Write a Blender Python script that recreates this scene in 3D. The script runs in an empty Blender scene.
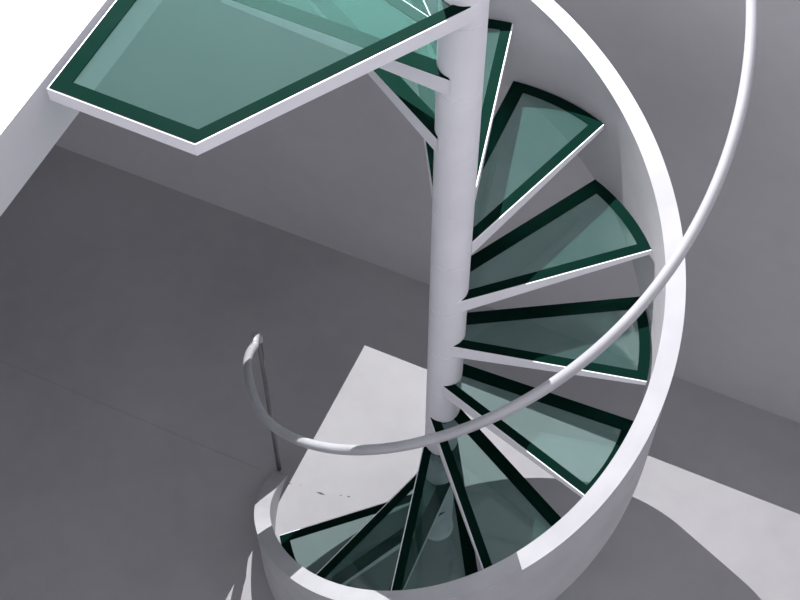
import bpy, bmesh, math
from math import sin, cos, radians as R, pi, sqrt, atan2, degrees
from mathutils import Vector, Matrix

S = 0.55                        # metres per tread radius; everything below is in tread radii
C = bpy.context.scene.collection

# ---------------------------------------------------------------- materials
def mat(name):
    m = bpy.data.materials.new(name); m.use_nodes = True
    nt = m.node_tree; b = nt.nodes['Principled BSDF']
    return m, nt, b

def concrete(name, c1, c2, scale=1.6, joint=False):
    m, nt, b = mat(name)
    tc = nt.nodes.new('ShaderNodeTexCoord')
    n1 = nt.nodes.new('ShaderNodeTexNoise'); n1.inputs['Scale'].default_value = scale
    n1.inputs['Detail'].default_value = 5; n1.inputs['Roughness'].default_value = .55
    n2 = nt.nodes.new('ShaderNodeTexNoise'); n2.inputs['Scale'].default_value = 14
    n2.inputs['Detail'].default_value = 6
    mx = nt.nodes.new('ShaderNodeMath'); mx.operation = 'MULTIPLY_ADD'
    mx.inputs[1].default_value = .25
    cr = nt.nodes.new('ShaderNodeValToRGB')
    cr.color_ramp.elements[0].position = .42; cr.color_ramp.elements[0].color = (*c1, 1)
    cr.color_ramp.elements[1].position = .80; cr.color_ramp.elements[1].color = (*c2, 1)
    nt.links.new(tc.outputs['Object'], n1.inputs['Vector'])
    nt.links.new(tc.outputs['Object'], n2.inputs['Vector'])
    nt.links.new(n2.outputs['Fac'], mx.inputs[0]); nt.links.new(n1.outputs['Fac'], mx.inputs[2])
    nt.links.new(mx.outputs[0], cr.inputs['Fac'])
    out = cr.outputs['Color']
    nt.links.new(out, b.inputs['Base Color'])
    b.inputs['Roughness'].default_value = .75
    b.inputs['Specular IOR Level'].default_value = .25
    bp = nt.nodes.new('ShaderNodeBump'); bp.inputs['Strength'].default_value = .06
    bp.inputs['Distance'].default_value = .01
    nt.links.new(n2.outputs['Fac'], bp.inputs['Height']); nt.links.new(bp.outputs['Normal'], b.inputs['Normal'])
    return m

def paint(name, col, rough=.45, metal=0., var=.03):
    m, nt, b = mat(name)
    tc = nt.nodes.new('ShaderNodeTexCoord'); n = nt.nodes.new('ShaderNodeTexNoise')
    n.inputs['Scale'].default_value = 7; n.inputs['Detail'].default_value = 4
    cr = nt.nodes.new('ShaderNodeValToRGB')
    cr.color_ramp.elements[0].position = .35; cr.color_ramp.elements[0].color = (*[max(0, c-var) for c in col], 1)
    cr.color_ramp.elements[1].position = .65; cr.color_ramp.elements[1].color = (*[min(1, c+var) for c in col], 1)
    nt.links.new(tc.outputs['Object'], n.inputs['Vector']); nt.links.new(n.outputs['Fac'], cr.inputs['Fac'])
    nt.links.new(cr.outputs['Color'], b.inputs['Base Color'])
    b.inputs['Roughness'].default_value = rough; b.inputs['Metallic'].default_value = metal
    return m

def glass_mat():
    m, nt, b = mat('green_glass')
    b.inputs['Base Color'].default_value = (.42, .56, .53, 1)
    b.inputs['Transmission Weight'].default_value = 1
    b.inputs['Roughness'].default_value = .0
    b.inputs['IOR'].default_value = 1.35
    d = nt.nodes.new('ShaderNodeBsdfDiffuse'); 
    tc = nt.nodes.new('ShaderNodeTexCoord'); n = nt.nodes.new('ShaderNodeTexNoise'); n.inputs['Scale'].default_value = 3
    cr = nt.nodes.new('ShaderNodeValToRGB')
    cr.color_ramp.elements[0].color = (.16, .40, .35, 1); cr.color_ramp.elements[1].color = (.20, .45, .40, 1)
    nt.links.new(tc.outputs['Object'], n.inputs['Vector']); nt.links.new(n.outputs['Fac'], cr.inputs['Fac'])
    nt.links.new(cr.outputs['Color'], d.inputs['Color'])
    mx = nt.nodes.new('ShaderNodeMixShader'); mx.inputs[0].default_value = GLASS_DIFF
    nt.links.new(b.outputs[0], mx.inputs[1]); nt.links.new(d.outputs[0], mx.inputs[2])
    nt.links.new(mx.outputs[0], nt.nodes['Material Output'].inputs['Surface'])
    return m
GLASS_DIFF = .07

M_floor = concrete('floor_concrete', (.345, .338, .355), (.415, .408, .425), 1.3)
M_wall = concrete('wall_plaster', (.46, .452, .472), (.53, .522, .543), 1.1)
M_slab = concrete('slab_render', (.60, .60, .63), (.66, .66, .69), 1.1)
M_white = paint('white_paint', (.86, .85, .90), .5)
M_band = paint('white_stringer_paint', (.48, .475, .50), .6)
M_rail = paint('satin_steel', (.46, .455, .485), .4, .3)
M_post = paint('shaded_steel', (.16, .16, .17), .45, .3)  # grey steel of the post, its shade put into the base colour
M_gasket = paint('dark_green_gasket', (.0010, .0120, .0085), .8, 0, .0008)
M_gasket.node_tree.nodes['Principled BSDF'].inputs['Specular IOR Level'].default_value = .03
M_chip = paint('dark_joint', (.06, .06, .065), .8, 0, .01)
M_joint = concrete('joint_filler', (.32, .314, .33), (.38, .373, .39), 1.3)
M_glass = glass_mat()

# ---------------------------------------------------------------- mesh helpers
def link(name, bm, m, parent=None, smooth=False, bevel=0, normals=True):
    if normals: bmesh.ops.recalc_face_normals(bm, faces=bm.faces)
    me = bpy.data.meshes.new(name)
    bmesh.ops.scale(bm, vec=(S, S, S), verts=bm.verts)
    bm.to_mesh(me); bm.free()
    me.materials.append(m)
    o = bpy.data.objects.new(name, me); C.objects.link(o)
    if parent: o.parent = parent
    if smooth:
        for p in me.polygons: p.use_smooth = True
    if bevel:
        md = o.modifiers.new('bevel', 'BEVEL'); md.width = bevel*S; md.segments = 2; md.limit_method = 'ANGLE'
        md.angle_limit = R(40)
    return o

def prism(bm, pts, z0, z1):
    """extrude a plan polygon between z0 and z1 (numbers or per-point lists)"""
    n = len(pts)
    a = z0 if hasattr(z0, '__len__') else [z0]*n
    b = z1 if hasattr(z1, '__len__') else [z1]*n
    lo = [bm.verts.new((p[0], p[1], a[i])) for i, p in enumerate(pts)]
    hi = [bm.verts.new((p[0], p[1], b[i])) for i, p in enumerate(pts)]
    bm.faces.new(hi); bm.faces.new(lo[::-1])
    for i in range(n):
        j = (i+1) % n
        bm.faces.new((lo[i], lo[j], hi[j], hi[i]))

def box_uv(bm, u0, u1, v0, v1, z0, z1):
    prism(bm, [uv(u0, v0), uv(u1, v0), uv(u1, v1), uv(u0, v1)], z0, z1)

def offset(poly, dists):
    """inset a closed polygon; dists[i] belongs to edge i (i -> i+1)"""
    n = len(poly)
    area = sum(poly[i][0]*poly[(i+1) % n][1]-poly[(i+1) % n][0]*poly[i][1] for i in range(n))
    sg = 1 if area > 0 else -1
    out = []
    for i in range(n):
        p0, p1, p2 = Vector(poly[i-1]), Vector(poly[i]), Vector(poly[(i+1) % n])
        d1 = (p1-p0).normalized(); d2 = (p2-p1).normalized()
        n1 = Vector((-d1.y, d1.x))*sg; n2 = Vector((-d2.y, d2.x))*sg
        a = p1+n1*dists[i-1]; b = p1+n2*dists[i]
        cr = d1.x*d2.y-d1.y*d2.x
        if abs(cr) < 1e-3: out.append((b.x, b.y)); continue
        t = ((b.x-a.x)*d2.y-(b.y-a.y)*d2.x)/cr
        q = a+d1*t; out.append((q.x, q.y))
    return out

def strip(bm, outer, inner, z0a, z0b, z1, closed=False, lo=None):
    """a bar between two matching plan polylines; bottom height per point in lo"""
    n = len(outer); V = []
    for i in range(n):
        b = lo[i] if lo else z0a
        V.append([bm.verts.new((*outer[i], z1)), bm.verts.new((*inner[i], z1)),
                  bm.verts.new((*inner[i], b)), bm.verts.new((*outer[i], b))])
    m = n if closed else n-1
    for i in range(m):
        A, B = V[i], V[(i+1) % n]
        for k in range(4):
            bm.faces.new((A[k], A[(k+1) % 4], B[(k+1) % 4], B[k]))
    if not closed:
        bm.faces.new(V[0][::-1]); bm.faces.new(V[-1])

def tube(bm, pts, rad, seg=16):
    pts = [Vector(p) for p in pts]; rings = []
    up = Vector((0, 0, 1)); prev = None
    for i, p in enumerate(pts):
        t = (pts[min(i+1, len(pts)-1)]-pts[max(i-1, 0)]).normalized()
        x = (prev - t*prev.dot(t)).normalized() if prev is not None else t.orthogonal().normalized()
        prev = x; y = t.cross(x)
        rings.append([bm.verts.new(p+(x*cos(2*pi*k/seg)+y*sin(2*pi*k/seg))*rad) for k in range(seg)])
    for a, b in zip(rings, rings[1:]):
        for k in range(seg):
            bm.faces.new((a[k], a[(k+1) % seg], b[(k+1) % seg], b[k]))
    bm.faces.new(rings[0][::-1]); bm.faces.new(rings[-1])

def lathe(bm, prof, seg=64, cx=0, cy=0):
    rings = []
    for r, z in prof:
        rings.append([bm.verts.new((cx+r*cos(2*pi*k/seg), cy+r*sin(2*pi*k/seg), z)) for k in range(seg)])
    for a, b in zip(rings, rings[1:]):
        for k in range(seg):
            bm.faces.new((a[k], a[(k+1) % seg], b[(k+1) % seg], b[k]))
    bm.faces.new(rings[0][::-1]); bm.faces.new(rings[-1])

# ---------------------------------------------------------------- stair layout
A1, DEL, WID, CR, H = R(12.61), R(29.91), R(18.42), .0925, .38657   # azimuths run clockwise from +y
ZF = -9*H; ZL = 3*H
UA = Vector((.909, -.416)); UN = Vector((.416, .909))               # directions of the room's walls
def uv(u, v):
    p = UA*u+UN*v; return (p.x, p.y)

# ---------------------------------------------------------------- setting
def structure(name, bm, m, label, cat, bevel=0):
    o = link(name, bm, m, bevel=bevel); o['kind'] = 'structure'; o['label'] = label; o['category'] = cat
    return o
U0, U1, V0, V1 = -5.2, 4.6, -6.2, 1.665
OU, OV = -1.145, 1.468                                              # edges of the stair opening
ST = .30                                                            # slab thickness
bm = bmesh.new(); box_uv(bm, U0-.3, U1+.3, V0-.3, V1+.3, ZF-.3, ZF)
structure('floor', bm, M_floor, 'grey concrete floor of the lower room around the stair foot', 'floor')
bm = bmesh.new(); box_uv(bm, U0-.3, U1+.3, V1, V1+.3, ZF, ZL-ST)
structure('wall_back', bm, M_wall, 'grey plastered wall behind the spiral stair', 'wall')
bm = bmesh.new(); box_uv(bm, U0-.3, U0, V0, V1, ZF, ZL-ST)
structure('wall_left', bm, M_wall, 'grey plastered wall at the left end of the lower room', 'wall')
bm = bmesh.new(); box_uv(bm, U1, U1+.3, V0, V1, ZF, ZL-ST)
structure('wall_right', bm, M_wall, 'grey plastered wall at the right end of the lower room', 'wall')
# upper floor slab = ceiling of the lower room, with the rectangular stair opening
bm = bmesh.new()
O = [uv(U0-.3, V0-.3), uv(U1+.3, V0-.3), uv(U1+.3, V1+.3), uv(U0-.3, V1+.3)]
I = [uv(OU, -6.2), uv(3.9, -6.2), uv(3.9, OV), uv(OU, OV)]
strip(bm, O, I, ZL-ST, ZL-ST, ZL, closed=True)
structure('ceiling', bm, M_slab, 'upper floor slab with white sunlit top and grey edge beside the landing', 'ceiling')

# hairline joint in the floor slab, and the few open spots where it shows dark in the lit patch
bm = bmesh.new(); box_uv(bm, U0, -1.20, -.113, -.101, ZF-.004, ZF+.0012)
structure('trim_1', bm, M_joint, 'faint straight joint line across the dark floor left of the stair', 'trim')
bm = bmesh.new()
for u0, v0, u1, v1, wd in ((-1.00, -.121, -.966, -.117, .006), (-.918, -.101, -.906, -.097, .003), (-.80, -.101, -.737, -.096, .013),
                       (-.652, -.060, -.640, -.056, .007), (-.606, -.048, -.585, -.042, .010)):
    prism(bm, [uv(u0, v0), uv((u0+u1)/2, (v0+v1)/2-wd/2), uv(u1, v1), uv((u0+u1)/2, (v0+v1)/2+wd/2)], ZF-.004, ZF+.0014)
structure('trim_2', bm, M_chip, 'short dark chips in the floor joint crossing the bright floor patch', 'trim')

# ---------------------------------------------------------------- staircase
root = bpy.data.objects.new('spiral_staircase', None); C.objects.link(root)
root.location = (0, 0, ZF*S)
root['label'] = 'white steel spiral staircase with green glass treads round a central column'
root['category'] = 'staircase'
root.empty_display_size = .2
def part(name, bm, m, parent=root, **k):
    if parent is root:
        bmesh.ops.translate(bm, vec=(0, 0, -ZF), verts=bm.verts)
    return link(name, bm, m, parent, **k)
def sub(name, bm, m, parent, **k):
    bmesh.ops.translate(bm, vec=(0, 0, -ZF), verts=bm.verts)
    return link(name, bm, m, parent, **k)

# column: one sleeve per rise, with a fine groove between sleeves
prof = [(CR*1.12, ZF), (CR*1.12, ZF+.02), (CR, ZF+.022)]
for k in range(8, -7, -1):
    z = -k*H-.115
    prof += [(CR, z-.004), (CR-.0035, z-.003), (CR-.0035, z+.003), (CR, z+.004)]
prof += [(CR, ZL+1.9), (CR-.01, ZL+1.91)]
prof = [(r, z) for r, z in prof]
bm = bmesh.new(); lathe(bm, prof, 72); 
col = part('central_column', bm, M_white, bevel=0)
md = col.data
for p in md.polygons: p.use_smooth = True
e = col.modifiers.new('split', 'EDGE_SPLIT'); e.split_angle = R(30)

def front_pt(a, c, r):
    d = Vector((sin(a), cos(a))); q = Vector((cos(a), -sin(a)))
    p = q*c+d*sqrt(max(r*r-c*c, 0)); return p

def az(p): return atan2(p[0], p[1])

GT = .024                      # glass thickness
RC = CR+.0015
def near(x, ref):
    while x-ref > pi: x -= 2*pi
    while x-ref < -pi: x += 2*pi
    return x
def inset(outer, ws, mid):
    """open polyline outer (starts and ends on the column), inset by ws per edge; its two
    ends stay on the column's surface.  mid = azimuth of the middle of the plate."""
    no = len(outer)
    area = sum(outer[i][0]*outer[(i+1) % no][1]-outer[(i+1) % no][0]*outer[i][1] for i in range(no))
    sg = 1 if area > 0 else -1
    q = offset(outer, list(ws)+[0.])
    def end(p_in, p_out, w, sgn):
        a, b = Vector(p_in), Vector(p_out); d = (b-a).normalized()
        e = b-a if sgn > 0 else a-b
        nn = Vector((-e.y, e.x)).normalized()*sg
        a = a+nn*w; t0 = -a.dot(d); h2 = RC*RC-(a+d*t0).length_squared
        p = a+d*(t0+sqrt(max(h2, 0))); return (p.x, p.y)
    q[0] = end(outer[0], outer[1], ws[0], 1)
    q[-1] = end(outer[-1], outer[-2], ws[-1], -1)
    return q
def notch(line, mid):
    b0, b1 = near(az(line[-1]), mid), near(az(line[0]), mid)
    return [(RC*sin(b0+(b1-b0)*i/14), RC*cos(b0+(b1-b0)*i/14)) for i in range(1, 14)]

def plate(name, outer, mid, z, lo, ins):
    """steel frame with its lip + glass pane + dark seal on the pane's rim.
    ins(kind) gives the outline inset for 'frame', 'glass', 'seal_out', 'seal_in'"""
    bm = bmesh.new(); strip(bm, outer, ins('frame'), 0, 0, z, lo=lo)
    fr = part(name, bm, M_white, bevel=.001)
    g = ins('glass')
    bm = bmesh.new(); prism(bm, g+notch(g, mid), z-GT, z-.0015)
    sub('glass_panel', bm, M_glass, fr)
    bm = bmesh.new(); strip(bm, ins('seal_out'), ins('seal_in'), z-.001, 0, z+.0035)
    sub('gasket', bm, M_gasket, fr)
    return fr

def tread(k, da_f=0, da_b=0, cf=CR, cb=CR, rf=1.006, rb=1.006):
    af = A1+(k-1)*DEL+R(da_f); ab = A1+(k-1)*DEL-WID+R(da_b); z = -(k-1)*H
    def outline(wf, wo, wb):
        Fo = front_pt(af, cf-wf, rf-wo); Bo = front_pt(ab, -(cb-wb), rb-wo)
        a0 = az(Fo); a1 = near(az(Bo), a0)
        arc = []; NA = 14
        for i in range(NA+1):
            t = i/NA; a = a0+(a1-a0)*t; r = rf+(rb-rf)*t-wo
            arc.append((r*sin(a), r*cos(a)))
        return [tuple(front_pt(af, cf-wf, RC))]+arc+[tuple(front_pt(ab, -(cb-wb), RC))]
    outer = outline(0, 0, 0); no = len(outer)
    mid = (near(az(outer[1]), 0)+near(az(outer[-2]), near(az(outer[1]), 0)))/2
    lo = []
    for p in outer:
        t = min(1, max(0, (Vector(p).length-CR)/(1-CR)))
        lo.append(z-(.090*(1-t)+.034*t))
    W = dict(frame=(.016, .016, .016), glass=(.0165,)*3, seal_out=(.006, .0002, .0002), seal_in=(.053, .055, .070))
    return plate('tread', outer, mid, z, lo, lambda q: outline(*W[q]))

TW = {-1: (0, 1.77, CR, .1), 0: (0, .94, CR, .1), 1: (-.63, 0, .093), 2: (.67, -.09, .08, .092, 1.005), 3: (-.19, -.3, .094, .082, 1.004, .985),
      4: (-.29, 0, .086, .097, 1.006, 1.006), 5: (-.14, -2.0, .08, .076), 6: (1.4, -1.56, .09, .07), 7: (0, 0, .093), 8: (.42, 0), 9: (-.46, 0, .088, CR, .985)}
for k in range(-1, 10):
    tread(k, *TW.get(k, ()))

# landing: five-cornered glass platform between the column and the upper floor
def landing():
    z = ZL
    P1 = Vector((-1.441, -.471)); P2 = Vector((-.915, -.721)); P4 = P1+UN*.92
    def tangent(P, side):
        D = P.length; b = math.acos(CR/D); a = atan2(P.y, P.x)+side*b
        return Vector((RC*cos(a), RC*sin(a)))
    outer = [tuple(tangent(P2, 1)), tuple(P2), tuple(P1), tuple(P4), tuple(tangent(P4, -1))]
    mid = az(P1+P4+P2)
    lo = [z-.074, z-.058, z-.058, z-.058, z-.074]
    W = dict(frame=[.016]*4, glass=[.0165]*4, seal_out=[.0065]*4, seal_in=[.050, .060, .068, .06])
    return plate('landing_platform', outer, mid, z, lo, lambda q: inset(outer, W[q], mid))
landing()

# stringer: solid helical band outside the treads
R1, R2, ZB, KB = 1.020, 1.1144, .4329, H/DEL
a_end = R(290.5)
bm = bmesh.new(); prev = None; N = 220; a_beg = R(-45)
for i in range(N+1):
    a = a_beg+(a_end-a_beg)*i/N
    zt = ZB-KB*a
    q = min(1, max(0, (degrees(a)-258)/32.5)); zt -= q*(ZB-KB*R(290.5)-ZF-.004)
    t = min(1, max(0, (degrees(a)-85)/45)); t = t*t*(3-2*t)
    hb = .65+.16*t
    zb_ = max(zt-hb, ZF)
    sec = [bm.verts.new((R1*sin(a), R1*cos(a), zt)), bm.verts.new((R2*sin(a), R2*cos(a), zt)),
           bm.verts.new((R2*sin(a), R2*cos(a), zb_)), bm.verts.new((R1*sin(a), R1*cos(a), zb_))]
    if prev:
        for q in range(4): bm.faces.new((prev[q], prev[(q+1) % 4], sec[(q+1) % 4], sec[q]))
    else: bm.faces.new(sec)
    prev = sec
bm.faces.new(prev[::-1])
st = part('stringer', bm, M_band)
for p in st.data.polygons: p.use_smooth = True
e = st.modifiers.new('split', 'EDGE_SPLIT'); e.split_angle = R(40)

# handrail: helical tube, hooked over at its foot
def rr(a):
    d = degrees(a)
    return 1.062+.008*math.exp(-((d-205)/18)**2)-.062*math.exp(-((d-257)/22)**2)
zr = lambda a: 2.268-.789*a-.07*min(1, max(0, (degrees(a)-250)/35))**2
pts = []
N = 260
for i in range(N+1):
    a = R(-6)+(R(284.5)-R(-6))*i/N
    pts.append((rr(a)*sin(a), rr(a)*cos(a), zr(a)))
bm = bmesh.new()
e0 = Vector(pts[-1]); foot = Vector((-1.012, .400))
top = Vector((foot.x, foot.y, e0.z-.13))
d = Vector((top.x-e0.x, top.y-e0.y, 0))
for i in range(1, 9):
    t = i/9
    p = e0+Vector((d.x*t, d.y*t, .02*sin(pi*t)-.13*t*t)); pts.append(tuple(p))
pts.append(tuple(top)); pts.append(tuple(top-Vector((0, 0, .04))))
tube(bm, pts, .0225, 18)
hr = part('handrail', bm, M_rail, smooth=True)
bm = bmesh.new(); tube(bm, [(foot.x, foot.y, top.z-.03), (foot.x, foot.y, -2.6), (foot.x, foot.y, ZF+.01)], .015, 14)
po = sub('post', bm, M_post, hr, smooth=True); po['label'] = 'thin upright steel post at the foot of the handrail, darkened as in shade'

# ---------------------------------------------------------------- light
lp = bpy.data.lights.new('hanging_lamp_light', 'POINT'); lp.energy = 800; lp.shadow_soft_size = 0
lp.color = (1, .995, 1)
lo = bpy.data.objects.new('hanging_lamp_light', lp); C.objects.link(lo); lo.location = (-.41*S, 2.057*S, 3.6*S)
w = bpy.data.worlds.new('World'); bpy.context.scene.world = w; w.use_nodes = True
nt = w.node_tree; bg = nt.nodes['Background']
tc = nt.nodes.new('ShaderNodeTexCoord'); sx = nt.nodes.new('ShaderNodeSeparateXYZ')
cr = nt.nodes.new('ShaderNodeValToRGB')
cr.color_ramp.elements[0].position = .0; cr.color_ramp.elements[0].color = (.80, .80, .86, 1)
cr.color_ramp.elements[1].position = .9; cr.color_ramp.elements[1].color = (1., 1., 1.06, 1)
nt.links.new(tc.outputs['Generated'], sx.inputs[0]); nt.links.new(sx.outputs['Z'], cr.inputs['Fac'])
nt.links.new(cr.outputs['Color'], bg.inputs['Color']); bg.inputs['Strength'].default_value = .82

# ---------------------------------------------------------------- camera
cd = bpy.data.cameras.new('camera'); cam = bpy.data.objects.new('camera', cd); C.objects.link(cam)
cd.sensor_width = 36; cd.lens = 1421.57/800*36; cd.clip_start = .01
cam.location = (-.24662*S, -3.74567*S, 4.81655*S)
cam.rotation_euler = (pi/2-.988799, 0, -.003792)
sc = bpy.context.scene; sc.camera = cam
sc.view_settings.view_transform = 'Standard'; sc.view_settings.look = 'None'
sc.view_settings.exposure = 0; sc.view_settings.gamma = 1; sc.view_settings.use_curve_mapping = False
